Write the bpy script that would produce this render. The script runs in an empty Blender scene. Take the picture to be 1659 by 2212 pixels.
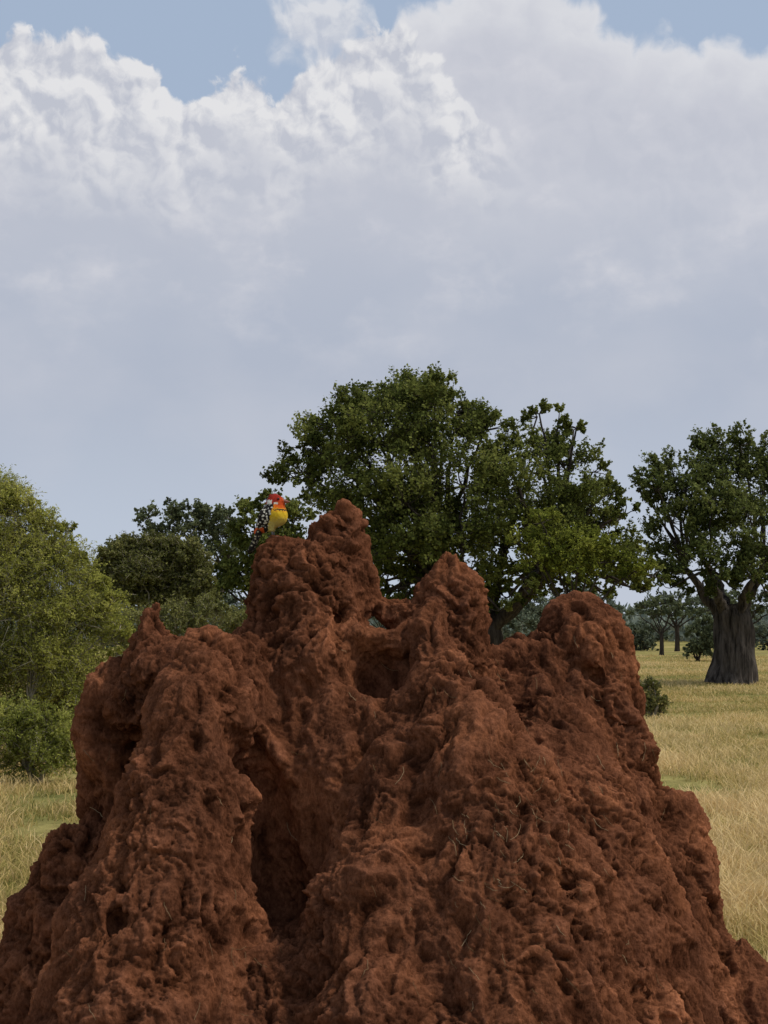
import bpy, math, numpy as np
from mathutils import Vector
from mathutils.bvhtree import BVHTree
rng = np.random.default_rng(7)
scene = bpy.context.scene
scene.view_settings.view_transform = 'Standard'
scene.view_settings.look = 'None'
scene.view_settings.exposure = 0

# ------------------------------------------------------------------ image coordinates to world helper
CAM_H = 2.2
TILT = math.radians(4.8)
S = 0.463/1407.0
def at(px, py, d):
    """world position at horizontal distance d for image coordinates px, py"""
    xc = (px-829.5)*S; yc = (1106-py)*S
    y = math.cos(TILT) - yc*math.sin(TILT)
    z = math.sin(TILT) + yc*math.cos(TILT)
    return np.array([xc/y*d, d, CAM_H + z/y*d])
def um(d): return S*d

# ------------------------------------------------------------------ noise
def _hash(ix, iy, iz, seed):
    h = (ix.astype(np.uint32)*np.uint32(374761393) + iy.astype(np.uint32)*np.uint32(668265263)
         + iz.astype(np.uint32)*np.uint32(2147483647) + np.uint32((seed*1274126177) & 0xffffffff))
    h = (h ^ (h >> np.uint32(13)))*np.uint32(1274126177)
    h = (h ^ (h >> np.uint32(16)))*np.uint32(2246822519)
    return h ^ (h >> np.uint32(15))
def perlin(p, seed=0):
    p = np.asarray(p, dtype=np.float64)
    i = np.floor(p).astype(np.int64); f = p-i
    u = f*f*f*(f*(f*6-15)+10)
    out = 0
    for dx in (0, 1):
        for dy in (0, 1):
            for dz in (0, 1):
                h = _hash(i[:, 0]+dx+5000, i[:, 1]+dy+5000, i[:, 2]+dz+5000, seed)
                gx = (h & np.uint32(1023)).astype(float)/511.5-1
                gy = ((h >> np.uint32(10)) & np.uint32(1023)).astype(float)/511.5-1
                gz = ((h >> np.uint32(20)) & np.uint32(1023)).astype(float)/511.5-1
                d = gx*(f[:, 0]-dx)+gy*(f[:, 1]-dy)+gz*(f[:, 2]-dz)
                w = (u[:, 0] if dx else 1-u[:, 0])*(u[:, 1] if dy else 1-u[:, 1])*(u[:, 2] if dz else 1-u[:, 2])
                out = out+w*d
    return out*1.4
def fbm(p, o=3, seed=0, g=0.5):
    a = 1.0; s = 0; q = np.array(p, dtype=float)
    for k in range(o):
        s = s+a*perlin(q, seed+k); a *= g; q = q*2.03+11.3
    return s
def worley(p, seed=0):
    i = np.floor(p).astype(np.int64)
    f1 = np.full(len(p), 9.0); f2 = f1.copy(); idv = np.zeros(len(p))
    for dx in (-1, 0, 1):
        for dy in (-1, 0, 1):
            for dz in (-1, 0, 1):
                c = i+np.array([dx, dy, dz])
                h = _hash(c[:, 0]+5000, c[:, 1]+5000, c[:, 2]+5000, seed)
                q = c+np.stack([(h & np.uint32(1023))/1023., ((h >> np.uint32(10)) & np.uint32(1023))/1023., ((h >> np.uint32(20)) & np.uint32(1023))/1023.], 1)
                d = np.linalg.norm(p-q, axis=1)
                m = d < f1
                f2 = np.where(m, f1, np.minimum(f2, d))
                idv = np.where(m, ((h >> np.uint32(7)) & np.uint32(255))/255., idv)
                f1 = np.where(m, d, f1)
    return f1, f2, idv

# ------------------------------------------------------------------ mesh helpers
def fast_mesh(name, V, F, mat=None, attr=None, smooth=False, uvcol=None):
    V = np.asarray(V, dtype=np.float32); F = np.asarray(F, dtype=np.int32)
    me = bpy.data.meshes.new(name)
    n, k = F.shape
    me.vertices.add(len(V)); me.vertices.foreach_set("co", V.ravel())
    me.loops.add(n*k); me.loops.foreach_set("vertex_index", F.ravel())
    me.polygons.add(n); me.polygons.foreach_set("loop_start", np.arange(0, n*k, k, dtype=np.int32))
    me.update(calc_edges=True); me.validate()
    me.polygons.foreach_set("use_smooth", np.full(len(me.polygons), smooth))
    if attr is not None:
        a = me.attributes.new("tint", 'FLOAT', 'POINT'); a.data.foreach_set("value", np.asarray(attr, dtype=np.float32))
    if uvcol is not None:
        a = me.attributes.new("col", 'FLOAT_COLOR', 'POINT'); a.data.foreach_set("color", np.asarray(uvcol, dtype=np.float32).ravel())
    if mat: me.materials.append(mat)
    return me
def link(name, data, parent=None, loc=None):
    o = bpy.data.objects.new(name, data)
    scene.collection.objects.link(o)
    if parent is not None: o.parent = parent
    if loc is not None: o.location = loc
    return o
def surface_nets(Fv, org, h):
    ins = Fv < 0
    nx, ny, nz = Fv.shape
    c = np.zeros((nx-1, ny-1, nz-1), dtype=np.int8)
    for a in (0, 1):
        for b in (0, 1):
            for e in (0, 1):
                c += ins[a:nx-1+a, b:ny-1+b, e:nz-1+e]
    act = np.argwhere((c > 0) & (c < 8))
    idx = np.full(c.shape, -1, dtype=np.int64)
    idx[act[:, 0], act[:, 1], act[:, 2]] = np.arange(len(act))
    acc = np.zeros((len(act), 3)); cnt = np.zeros(len(act))
    cor = [(a, b, e) for a in (0, 1) for b in (0, 1) for e in (0, 1)]
    for A in cor:
        for B in cor:
            if A < B and sum(abs(A[i]-B[i]) for i in range(3)) == 1:
                fa = Fv[act[:, 0]+A[0], act[:, 1]+A[1], act[:, 2]+A[2]]
                fb = Fv[act[:, 0]+B[0], act[:, 1]+B[1], act[:, 2]+B[2]]
                m = (fa < 0) != (fb < 0)
                t = np.where(m, fa/np.where(m, fa-fb, 1), 0)
                acc += m[:, None]*(np.array(A)+t[:, None]*(np.array(B)-np.array(A))); cnt += m
    V = (act+acc/cnt[:, None])*h+org
    quads = []
    for ax in range(3):
        o1, o2 = [(1, 2), (2, 0), (0, 1)][ax]
        s0 = [slice(None)]*3; s1 = [slice(None)]*3
        s0[ax] = slice(0, -1); s1[ax] = slice(1, None)
        a = ins[tuple(s0)]; b = ins[tuple(s1)]
        for flip in (0, 1):
            e = np.argwhere((a & ~b) if not flip else (~a & b))
            sh = np.array(Fv.shape)-1
            ok = (e[:, o1] >= 1) & (e[:, o2] >= 1) & (e[:, o1] < sh[o1]) & (e[:, o2] < sh[o2])
            e = e[ok]
            def cell(d1, d2):
                q = e.copy(); q[:, o1] -= d1; q[:, o2] -= d2
                return idx[q[:, 0], q[:, 1], q[:, 2]]
            q = np.stack([cell(1, 1), cell(0, 1), cell(0, 0), cell(1, 0)], 1)
            quads.append(q[:, ::-1] if flip else q)
    return V, np.concatenate(quads)
def smin(a, b, k):
    h = np.clip(0.5+0.5*(b-a)/k, 0, 1)
    return b*(1-h)+a*h-k*h*(1-h)
def smax(a, b, k): return -smin(-a, -b, k)
def cone_sdf(P, a, b, ra, rb):
    ab = b-a; L = float(np.dot(ab, ab))+1e-9
    t = np.clip(((P-a)@ab)/L, 0, 1)
    return np.linalg.norm(P-(a+t[..., None]*ab), axis=-1)-(ra+(rb-ra)*t)

# ------------------------------------------------------------------ material helpers
def new_mat(name):
    m = bpy.data.materials.new(name); m.use_nodes = True
    nt = m.node_tree; nt.nodes.clear()
    return m, nt
def nd(nt, t, **kw):
    n = nt.nodes.new(t)
    for k, v in kw.items(): setattr(n, k, v)
    return n
def ramp(nt, fac, stops):
    r = nt.nodes.new('ShaderNodeValToRGB')
    while len(r.color_ramp.elements) > 1: r.color_ramp.elements.remove(r.color_ramp.elements[-1])
    r.color_ramp.elements[0].position = stops[0][0]; r.color_ramp.elements[0].color = (*stops[0][1], 1)
    for p, c in stops[1:]:
        e = r.color_ramp.elements.new(p); e.color = (*c, 1)
    nt.links.new(fac, r.inputs[0]); return r.outputs[0]

def leaf_mat(name, stops, trans=0.25, rough=0.6):
    m, nt = new_mat(name); L = nt.links.new
    a = nd(nt, 'ShaderNodeAttribute', attribute_name='tint')
    c = ramp(nt, a.outputs['Fac'], stops)
    p = nd(nt, 'ShaderNodeBsdfDiffuse')
    L(c, p.inputs['Color'])
    t = nd(nt, 'ShaderNodeBsdfTranslucent'); L(c, t.inputs['Color'])
    mx = nd(nt, 'ShaderNodeMixShader'); mx.inputs[0].default_value = trans
    L(p.outputs[0], mx.inputs[1]); L(t.outputs[0], mx.inputs[2])
    o = nd(nt, 'ShaderNodeOutputMaterial'); L(mx.outputs[0], o.inputs[0])
    return m
def bark_mat(name, c1, c2, scale=3.0, strength=0.8, dist=0.05):
    m, nt = new_mat(name); L = nt.links.new
    tc = nd(nt, 'ShaderNodeTexCoord'); mp = nd(nt, 'ShaderNodeMapping'); mp.inputs['Scale'].default_value = (1, 1, 0.16)
    L(tc.outputs['Object'], mp.inputs[0])
    n = nd(nt, 'ShaderNodeTexNoise'); n.inputs['Scale'].default_value = scale*3; n.inputs['Detail'].default_value = 4; n.inputs['Roughness'].default_value = .65
    L(mp.outputs[0], n.inputs['Vector'])
    c = ramp(nt, n.outputs[0], [(0.35, c1), (0.65, c2)])
    b = nd(nt, 'ShaderNodeBump'); b.inputs['Strength'].default_value = strength; b.inputs['Distance'].default_value = dist
    L(n.outputs[0], b.inputs['Height'])
    p = nd(nt, 'ShaderNodeBsdfDiffuse')
    L(c, p.inputs['Color']); L(b.outputs[0], p.inputs['Normal'])
    o = nd(nt, 'ShaderNodeOutputMaterial'); L(p.outputs[0], o.inputs[0])
    return m

# ------------------------------------------------------------------ camera
cd = bpy.data.cameras.new("camera"); cam = link("camera", cd)
cd.sensor_fit = 'VERTICAL'; cd.sensor_height = 24; cd.lens = 12*1407/512
cd.clip_end = 8000; cd.clip_start = 0.1
cam.location = (0, 0, CAM_H); cam.rotation_euler = (math.pi/2+TILT, 0, 0)
scene.camera = cam

# ------------------------------------------------------------------ sun and world
sdir = Vector((0.60, -0.10, 0.84)).normalized()
sl = bpy.data.lights.new("sun", 'SUN'); sl.energy = 2.6; sl.angle = math.radians(4); sl.color = (1, 0.95, 0.86)
so = link("sun", sl); so.rotation_euler = sdir.to_track_quat('Z', 'Y').to_euler()

w = bpy.data.worlds.new("World"); scene.world = w; w.use_nodes = True
try:
    w.cycles.sampling_method = 'MANUAL'; w.cycles.sample_map_resolution = 256
except Exception as e: print(e)
nt = w.node_tree; nt.nodes.clear(); L = nt.links.new
class X:
    def __init__(s, sock): s.s = sock
    def _m(s, op, o=None, c=None, rev=False):
        n = nt.nodes.new('ShaderNodeMath'); n.operation = op
        args = [s, o] if not rev else [o, s]
        for i, a in enumerate(args):
            if a is None: continue
            if isinstance(a, X): L(a.s, n.inputs[i])
            else: n.inputs[i].default_value = float(a)
        return X(n.outputs[0])
    def __add__(s, o): return s._m('ADD', o)
    def __radd__(s, o): return s._m('ADD', o)
    def __sub__(s, o): return s._m('SUBTRACT', o)
    def __rsub__(s, o): return s._m('SUBTRACT', o, rev=True)
    def __mul__(s, o): return s._m('MULTIPLY', o)
    def __rmul__(s, o): return s._m('MULTIPLY', o)
    def clamp(s):
        n = nt.nodes.new('ShaderNodeClamp'); L(s.s, n.inputs[0]); return X(n.outputs[0])
    def step(s, a, b):
        n = nt.nodes.new('ShaderNodeMapRange'); n.interpolation_type = 'SMOOTHSTEP'
        L(s.s, n.inputs[0]); n.inputs[1].default_value = a; n.inputs[2].default_value = b
        return X(n.outputs[0])
def vec(a, b, c):
    n = nt.nodes.new('ShaderNodeCombineXYZ')
    L((a+c).s, n.inputs[0]); L((b+c*1.7).s, n.inputs[1])
    return n.outputs[0]
def wnoise(a, b, c, scale, detail=4, rough=.55, dist=0.0):
    n = nt.nodes.new('ShaderNodeTexNoise'); n.noise_dimensions = '2D'; L(vec(a, b, c), n.inputs['Vector'])
    n.inputs['Scale'].default_value = scale; n.inputs['Detail'].default_value = detail
    n.inputs['Roughness'].default_value = rough
    return X(n.outputs[0])
def wvor(a, b, c, scale):
    n = nt.nodes.new('ShaderNodeTexVoronoi'); n.voronoi_dimensions = '2D'; n.feature = 'F1'; L(vec(a, b, c), n.inputs['Vector'])
    n.inputs['Scale'].default_value = scale
    n.inputs['Detail'].default_value = 2.0; n.inputs['Roughness'].default_value = .45
    return X(n.outputs['Distance'])
def wmix(f, a, b):
    n = nt.nodes.new('ShaderNodeMix'); n.data_type = 'RGBA'
    if isinstance(f, X): L(f.s, n.inputs[0])
    else: n.inputs[0].default_value = f
    for i, q in ((6, a), (7, b)):
        if isinstance(q, tuple): n.inputs[i].default_value = (*q, 1)
        else: L(q, n.inputs[i])
    return n.outputs[2]
tc = nt.nodes.new('ShaderNodeTexCoord'); sp = nt.nodes.new('ShaderNodeSeparateXYZ'); L(tc.outputs['Generated'], sp.inputs[0])
dx, dy, dz = X(sp.outputs[0]), X(sp.outputs[1]), X(sp.outputs[2])
az = dx._m('ARCTAN2', dy); el = dz._m('ARCSINE')
def azel(px, py):
    v = at(px, py, 1.0)-np.array([0, 0, CAM_H]); v /= np.linalg.norm(v)
    return math.atan2(v[0], v[1]), math.asin(v[2])
def profile(pts):
    n = nt.nodes.new('ShaderNodeFloatCurve')
    cv = n.mapping.curves[0]
    P = [azel(*p) for p in pts]
    P = [((a+0.4)/0.8, e/0.6) for a, e in P]
    cv.points[0].location = (0, P[0][1]); cv.points[1].location = (1, P[-1][1])
    for q in P: cv.points.new(*q)
    n.mapping.update()
    t = (az+0.4)*(1/0.8)
    L(t.clamp().s, n.inputs['Value'])
    return X(n.outputs[0])*0.6
w1 = wnoise(az, el, 3.0, 26, 3); w2 = wnoise(az, el, 9.0, 26, 3)
wa = az+(w1-0.5)*0.020; we = el+(w2-0.5)*0.020
def billow(a, e):
    b1 = wvor(a, e, 0.0, 27.0); n1 = wnoise(a, e, 0.7, 40, 6, .60)
    return (1.0-b1)*0.55+n1*0.80
B0 = billow(wa, we); B1 = billow(wa+0.0040, we+0.0060)
lit = ((B0-B1)*3.0+0.5).clamp()
Nbig = wnoise(az, el*1.6, 5.0, 7, 4, .5)
Nfine = wnoise(wa, el*1.5, 2.0, 15, 6, .58)
topF = profile([(-100, 100), (0, 90), (110, 85), (220, 103), (330, 145), (410, 192), (470, 172), (520, 144), (600, 182), (660, 148), (740, 108), (850, 72), (930, 118), (1000, 200), (1070, 270), (1200, 360), (1800, 420)])
dF = topF-el+(B0-0.72)*0.045+0.009
fadeR = 1.0-az.step(0.04, 0.115)
aF = dF.step(-0.0025, 0.006)*fadeR
topB = profile([(-100, 330), (500, 300), (620, 240), (760, 165), (830, 90), (870, 0), (1180, -60), (1250, -20), (1330, 35), (1450, 60), (1560, 60), (1800, 85)])
dB = topB-el+(B0-0.72)*0.035
aB = dB.step(-0.003, 0.014)
pa, pe = azel(695, 55)
rr = ((wa-pa)*(wa-pa)*1.0+(we-pe)*(we-pe)*0.7)._m('SQRT')
dP = 0.036-rr+(B0-0.72)*0.045
aP = dP.step(-0.012, 0.016)*0.8
sky = nt.nodes.new('ShaderNodeTexSky'); sky.sky_type = 'NISHITA'; sky.sun_disc = False
sky.sun_elevation = math.asin(sdir.z); sky.sun_rotation = math.atan2(sdir.x, sdir.y)
sky.dust_density = 2.5; sky.air_density = 1.0
sc = nt.nodes.new('ShaderNodeVectorMath'); sc.operation = 'SCALE'; sc.inputs['Scale'].default_value = 0.10
L(sky.outputs[0], sc.inputs[0])
bluemix = wmix(0.85, sc.outputs[0], (0.405, 0.50, 0.65))
white = (0.765, 0.765, 0.785); grey = (0.515, 0.54, 0.615); low = (0.50, 0.565, 0.67); mid = (0.44, 0.485, 0.585)
deck = wmix(el.step(0.03, 0.19), low, mid)
deck = wmix(el.step(0.19, 0.36), deck, (0.53, 0.55, 0.625))
deck = wmix(((Nbig-0.40)*2.4).clamp()*0.5, deck, (0.565, 0.585, 0.655))
deck = wmix(((Nfine-0.50)*4.0).clamp()*el.step(0.13, 0.26)*0.45, deck, (0.64, 0.645, 0.70))
deck = wmix(((Nfine-0.59)*5.0).clamp()*(lit*0.8+0.2)*el.step(0.17, 0.27)*0.45, deck, (0.70, 0.70, 0.74))
backc = wmix((Nbig*0.9+lit*0.3-0.25).clamp(), deck, (0.63, 0.64, 0.70))
backc = wmix((dB+(Nfine-0.5)*0.04).step(0.0, 0.05), (0.70, 0.71, 0.75), backc)
backc = wmix(dB.step(0.07, 0.20), backc, deck)
depth = 1.0-(dF+(Nbig-0.5)*0.12).step(0.015, 0.120)
fs = (depth*(lit*1.2-0.02)).clamp()
frontc = wmix(depth*0.6, deck, grey)
frontc = wmix(fs, frontc, white)
col = wmix(aP, bluemix, wmix(lit, (0.56, 0.585, 0.66), white))
col = wmix(aB, col, backc)
col = wmix(aF, col, frontc)
bg = nt.nodes.new('ShaderNodeBackground'); L(col, bg.inputs[0]); bg.inputs[1].default_value = 1.0
ow = nt.nodes.new('ShaderNodeOutputWorld'); L(bg.outputs[0], ow.inputs[0])

# ------------------------------------------------------------------ TERMITE MOUND
adds = [
 [(800,1800,6.7,430),(820,2500,6.6,800)],
 [(640,1560,6.6,230),(700,2000,6.5,420)],
 [(1000,1650,6.6,230),(1050,2100,6.4,420)],
 [(280,1530,6.5,88),(280,1760,6.5,96),(265,1950,6.4,150),(230,2300,6.3,250)],
 [(222,1540,6.4,34),(226,1640,6.4,42),(230,1740,6.4,48)],
 [(332,1318,6.35,14),(325,1390,6.35,48),(318,1520,6.3,90)],
 [(385,1380,6.25,22),(350,1450,6.2,60)],
 [(268,1432,6.4,22),(248,1520,6.4,52)],
 [(155,1850,6.3,72),(125,1990,6.25,108),(80,2200,6.15,120)],
 [(450,1422,6.05,66),(440,1540,5.9,105),(400,1750,5.75,140),(350,2050,5.6,215),(320,2400,5.4,290)],
 [(540,1415,6.15,48),(520,1560,6.0,62)],
 # main column
 [(675,1255,6.55,100),(672,1340,6.5,124),(665,1440,6.45,150),(660,1640,6.4,230)],
 [(735,1098,6.6,13),(742,1150,6.6,35),(755,1260,6.55,64)],
 [(706,1110,6.58,13),(706,1200,6.55,48)],
 [(675,1145,6.56,16),(690,1220,6.5,50)],
 [(594,1190,6.48,36),(598,1290,6.48,66)],
 [(632,1194,6.48,36),(640,1290,6.46,66)],
 [(780,1215,6.55,22),(768,1290,6.55,46)],
 [(540,1370,6.4,32),(570,1450,6.3,78)],
 # second column
 [(968,1222,6.5,34),(988,1310,6.45,44),(985,1440,6.4,90)],
 [(1003,1245,6.5,24),(1010,1340,6.45,34)],
 [(922,1262,6.5,20),(940,1340,6.45,48)],
 [(932,1325,6.25,36),(940,1420,6.1,60),(965,1540,5.95,100),(1040,1720,5.75,165),(1080,1980,5.55,240),(1080,2350,5.3,310)],
 [(820,1312,6.6,30),(890,1338,6.5,40)],
 [(885,1375,6.25,36),(770,1400,6.25,48),(660,1450,6.2,70)],
 # front centre ridge
 [(870,1580,5.95,50),(850,1760,5.7,100),(840,1980,5.5,160),(850,2350,5.2,240)],
 [(750,1590,6.05,40),(800,1572,6.0,32),(880,1555,5.96,42)],
 [(690,1560,6.15,55),(755,1640,6.0,72)],
 [(600,2160,5.42,95),(590,2400,5.25,180)],
 [(550,2110,5.45,68),(670,2115,5.45,72)],
 [(745,1850,5.75,55),(745,2050,5.6,88)],
 # right lobe
 [(1252,1324,6.65,40),(1258,1400,6.6,82),(1265,1540,6.55,108),(1270,1720,6.45,145),(1300,2050,6.2,240),(1320,2400,6.0,340)],
 [(1292,1320,6.62,34),(1316,1390,6.6,50),(1324,1520,6.55,64),(1325,1640,6.5,70)],
 [(1215,1350,6.65,32),(1200,1450,6.6,72)],
 [(1130,1405,6.6,38),(1090,1450,6.5,50),(1080,1540,6.4,90)],
 [(1165,1450,6.5,60),(1180,1560,6.4,100)],
 [(1180,1560,6.25,85),(1230,1760,6.0,145),(1280,2000,5.8,200),(1300,2400,5.6,280)],
 [(1368,1680,6.45,52),(1390,1800,6.4,90),(1395,1960,6.35,125),(1420,2300,6.2,210)],
 [(1448,1765,6.4,54),(1468,1860,6.35,66),(1490,1960,6.3,72),(1510,2150,6.3,108)],
 [(1590,2080,6.1,62),(1640,2250,6.0,120)],
]
def chain_sdf(P, ch):
    r = None
    for A, B in zip(ch[:-1], ch[1:]):
        d = cone_sdf(P, at(*A[:3]).astype(np.float32), at(*B[:3]).astype(np.float32), A[3]*um(A[2]), B[3]*um(B[2]))
        r = d if r is None else smin(r, d, 0.02)
    return r
def mound_sdf(P):
    r = None
    for ch in adds:
        d = chain_sdf(P, ch)
        r = d if r is None else smin(r, d, 0.04)
    return r
def first_hit(px, py):
    ds = np.arange(4.6, 8.0, 0.01)
    P = np.array([at(px, py, d) for d in ds]).astype(np.float32)
    v = mound_sdf(P); i = np.argmax(v < 0)
    return P[i], ds[i], v[i] < 0
h = 0.032
gx = np.arange(-2.75, 2.75, h); gy = np.arange(3.9, 9.1, h); gz = np.arange(-0.25, 3.05, h)
G = np.stack(np.meshgrid(gx, gy, gz, indexing='ij'), -1).astype(np.float32)
Fm = mound_sdf(G)
hollow_def = [
 ([(785,1415,40,-.03),(815,1465,58,.02),(812,1500,52,.12)], 0.045),
 ([(530,1600,50,-.06),(555,1690,56,-.03),(585,1800,62,.02),(606,1930,74,.05)], 0.06),
 ([(640,1700,44,-.05),(650,1850,50,-.02)], 0.05),
 ([(578,1700,15,.07),(584,1790,18,.10)], 0.02),
 ([(588,1790,36,.06),(598,1860,52,.13),(606,1930,66,.18),(608,1960,64,.20)], 0.03),
 ([(735,1140,10,-.01),(735,1142,11,.04)], 0.02),
]
hollows = []
for ch, k in hollow_def:
    c2 = []
    for px, py, r_, off in ch:
        p, d, ok = first_hit(px, py); c2.append((px, py, d+off, r_))
    hollows.append((c2, k))
for px, py, r_ in [(1215,1900,20),(1200,1925,14),(1140,1905,9),(1275,1455,20),(1262,1500,12),(1575,2020,22),(860,2030,10),(1385,2090,14),(250,1990,18),(740,1235,11),(1150,1600,10),(720,1330,11),(330,1600,12),(995,1240,8),(1330,1560,10),(460,1960,10),(1385,2130,12)]:
    p, d, ok = first_hit(px, py)
    if ok: hollows.append(([(px-r_*.4, py-r_*.6, d-.02, r_*1.0), (px+r_*.7, py+r_*.5, d+.05, r_*.8)], .025))
for c2, k in hollows: Fm = smax(Fm, -chain_sdf(G, c2), k)
V, Q = surface_nets(Fm, np.array([gx[0], gy[0], gz[0]]), h)
del G, Fm
me0 = fast_mesh("tmp", V, Q, smooth=True)
tmp = link("tmp", me0); md = tmp.modifiers.new("s", 'SUBSURF'); md.levels = 2; md.render_levels = 2
dg = bpy.context.evaluated_depsgraph_get()
me1 = bpy.data.meshes.new_from_object(tmp.evaluated_get(dg))
bpy.data.objects.remove(tmp)
n = len(me1.vertices); co = np.zeros(n*3, np.float32); me1.vertices.foreach_get("co", co); co = co.reshape(-1, 3).astype(float)
nr = np.zeros(n*3, np.float32); me1.vertex_normals.foreach_get("vector", nr); nr = nr.reshape(-1, 3)
inh = np.full(n, 9.0)
for c2, k in hollows[:5]: inh = np.minimum(inh, chain_sdf(co, c2))
calm = np.clip(inh/0.05+0.4, 0.35, 1)
V3 = lambda q, f, s: np.stack([fbm(q*f, 2, s), fbm(q*f, 2, s+4), fbm(q*f, 2, s+8)], 1)
wp = co+0.08*V3(co, 3.2, 1)
wq = wp+0.028*V3(co, 10, 51)
wr = wq+0.012*V3(co, 30, 71)
big = fbm(co*np.array([2.8, 2.8, 2.0]), 2, 20)
rid = np.abs(perlin(wp*np.array([5.0, 5.0, 1.5]), 30))
rid2 = np.abs(perlin(wq*np.array([10, 10, 3.2]), 31))
rmf = 1-np.abs(fbm(wq*np.array([7, 7, 4]), 3, 34, .5))
f3 = fbm(wr*np.array([20, 20, 14]), 3, 36, .65)
riv = perlin(wr*np.array([34, 34, 8]), 44)
f1, f2, idv = worley(wq*np.array([9, 9, 6.5]), 3)
h1, h2, hid = worley(wr*np.array([24, 24, 19]), 13)
k1, k2, kid = worley(wr*np.array([52, 52, 42]), 23)
crack = np.clip((h2-h1)*4.5, 0, 1); crackb = np.clip((f2-f1)*6, 0, 1); crk = np.clip((k2-k1)*3, 0, 1)
g1, g2, gid = worley(wp*6.0+3.3, 8)
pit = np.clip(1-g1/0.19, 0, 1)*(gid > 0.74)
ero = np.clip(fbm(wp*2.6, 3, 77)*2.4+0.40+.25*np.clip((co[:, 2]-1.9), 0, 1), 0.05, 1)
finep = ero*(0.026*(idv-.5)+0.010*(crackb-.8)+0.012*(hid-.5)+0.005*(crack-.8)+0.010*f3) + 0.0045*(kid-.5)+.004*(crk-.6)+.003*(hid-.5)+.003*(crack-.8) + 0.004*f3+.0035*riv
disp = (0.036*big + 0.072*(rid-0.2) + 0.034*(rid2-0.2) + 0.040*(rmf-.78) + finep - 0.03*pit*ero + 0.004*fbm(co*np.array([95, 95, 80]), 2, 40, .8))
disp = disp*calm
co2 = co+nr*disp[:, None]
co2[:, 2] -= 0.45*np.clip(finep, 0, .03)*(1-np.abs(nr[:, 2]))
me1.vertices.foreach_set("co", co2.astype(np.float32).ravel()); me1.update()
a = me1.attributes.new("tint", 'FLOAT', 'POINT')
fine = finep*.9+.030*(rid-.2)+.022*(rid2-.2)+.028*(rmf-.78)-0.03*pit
a.data.foreach_set("value", np.clip(0.5+fine*15+(hid-.5)*.14+(kid-.5)*.16, 0, 1).astype(np.float32))  # occlusion shade and dirt painted into the creases, dry ridges lighter
me1.name = "termite_mound"

m, nt2 = new_mat("mound_earth"); L2 = nt2.links.new
tcn = nd(nt2, 'ShaderNodeTexCoord')
na = nd(nt2, 'ShaderNodeTexNoise'); na.inputs['Scale'].default_value = 2.4; na.inputs['Detail'].default_value = 5; na.inputs['Roughness'].default_value = .65
L2(tcn.outputs['Object'], na.inputs['Vector'])
mp = nd(nt2, 'ShaderNodeMapping'); mp.inputs['Scale'].default_value = (1, 1, .6); L2(tcn.outputs['Object'], mp.inputs[0])
nb = nd(nt2, 'ShaderNodeTexNoise'); nb.inputs['Scale'].default_value = 66; nb.inputs['Detail'].default_value = 4; nb.inputs['Roughness'].default_value = .8
L2(mp.outputs[0], nb.inputs['Vector'])
at_ = nd(nt2, 'ShaderNodeAttribute', attribute_name='tint')
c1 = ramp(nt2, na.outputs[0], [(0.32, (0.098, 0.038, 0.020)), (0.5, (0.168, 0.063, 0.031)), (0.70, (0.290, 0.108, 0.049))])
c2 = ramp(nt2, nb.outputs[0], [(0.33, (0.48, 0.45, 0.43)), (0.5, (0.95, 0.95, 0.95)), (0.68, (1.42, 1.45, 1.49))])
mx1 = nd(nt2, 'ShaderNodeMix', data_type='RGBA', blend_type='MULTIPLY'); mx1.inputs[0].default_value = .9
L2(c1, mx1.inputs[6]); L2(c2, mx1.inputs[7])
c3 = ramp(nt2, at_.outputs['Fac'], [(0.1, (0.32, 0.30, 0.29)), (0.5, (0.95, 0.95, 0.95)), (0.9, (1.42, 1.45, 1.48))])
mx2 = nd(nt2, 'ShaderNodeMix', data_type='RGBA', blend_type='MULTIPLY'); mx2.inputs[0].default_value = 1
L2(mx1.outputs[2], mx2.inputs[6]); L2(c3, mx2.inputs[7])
bmp2 = nd(nt2, 'ShaderNodeBump'); bmp2.inputs['Strength'].default_value = .95; bmp2.inputs['Distance'].default_value = .012; L2(nb.outputs[0], bmp2.inputs['Height'])
pr = nd(nt2, 'ShaderNodeBsdfDiffuse'); pr.inputs['Roughness'].default_value = .3
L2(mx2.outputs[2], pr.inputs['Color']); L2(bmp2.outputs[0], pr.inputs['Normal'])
oo = nd(nt2, 'ShaderNodeOutputMaterial'); L2(pr.outputs[0], oo.inputs[0])
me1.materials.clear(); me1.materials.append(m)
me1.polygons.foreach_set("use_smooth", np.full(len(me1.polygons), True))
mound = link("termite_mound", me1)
mound["label"] = "rugged red-brown termite mound with several pinnacles and hollows"
mound["category"] = "termite mound"
nf = len(me1.polygons); fv = np.zeros(nf*4, np.int32); me1.loops.foreach_get("vertex_index", fv)
bvh = BVHTree.FromPolygons([tuple(v) for v in co2], fv.reshape(-1, 4).tolist())

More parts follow.
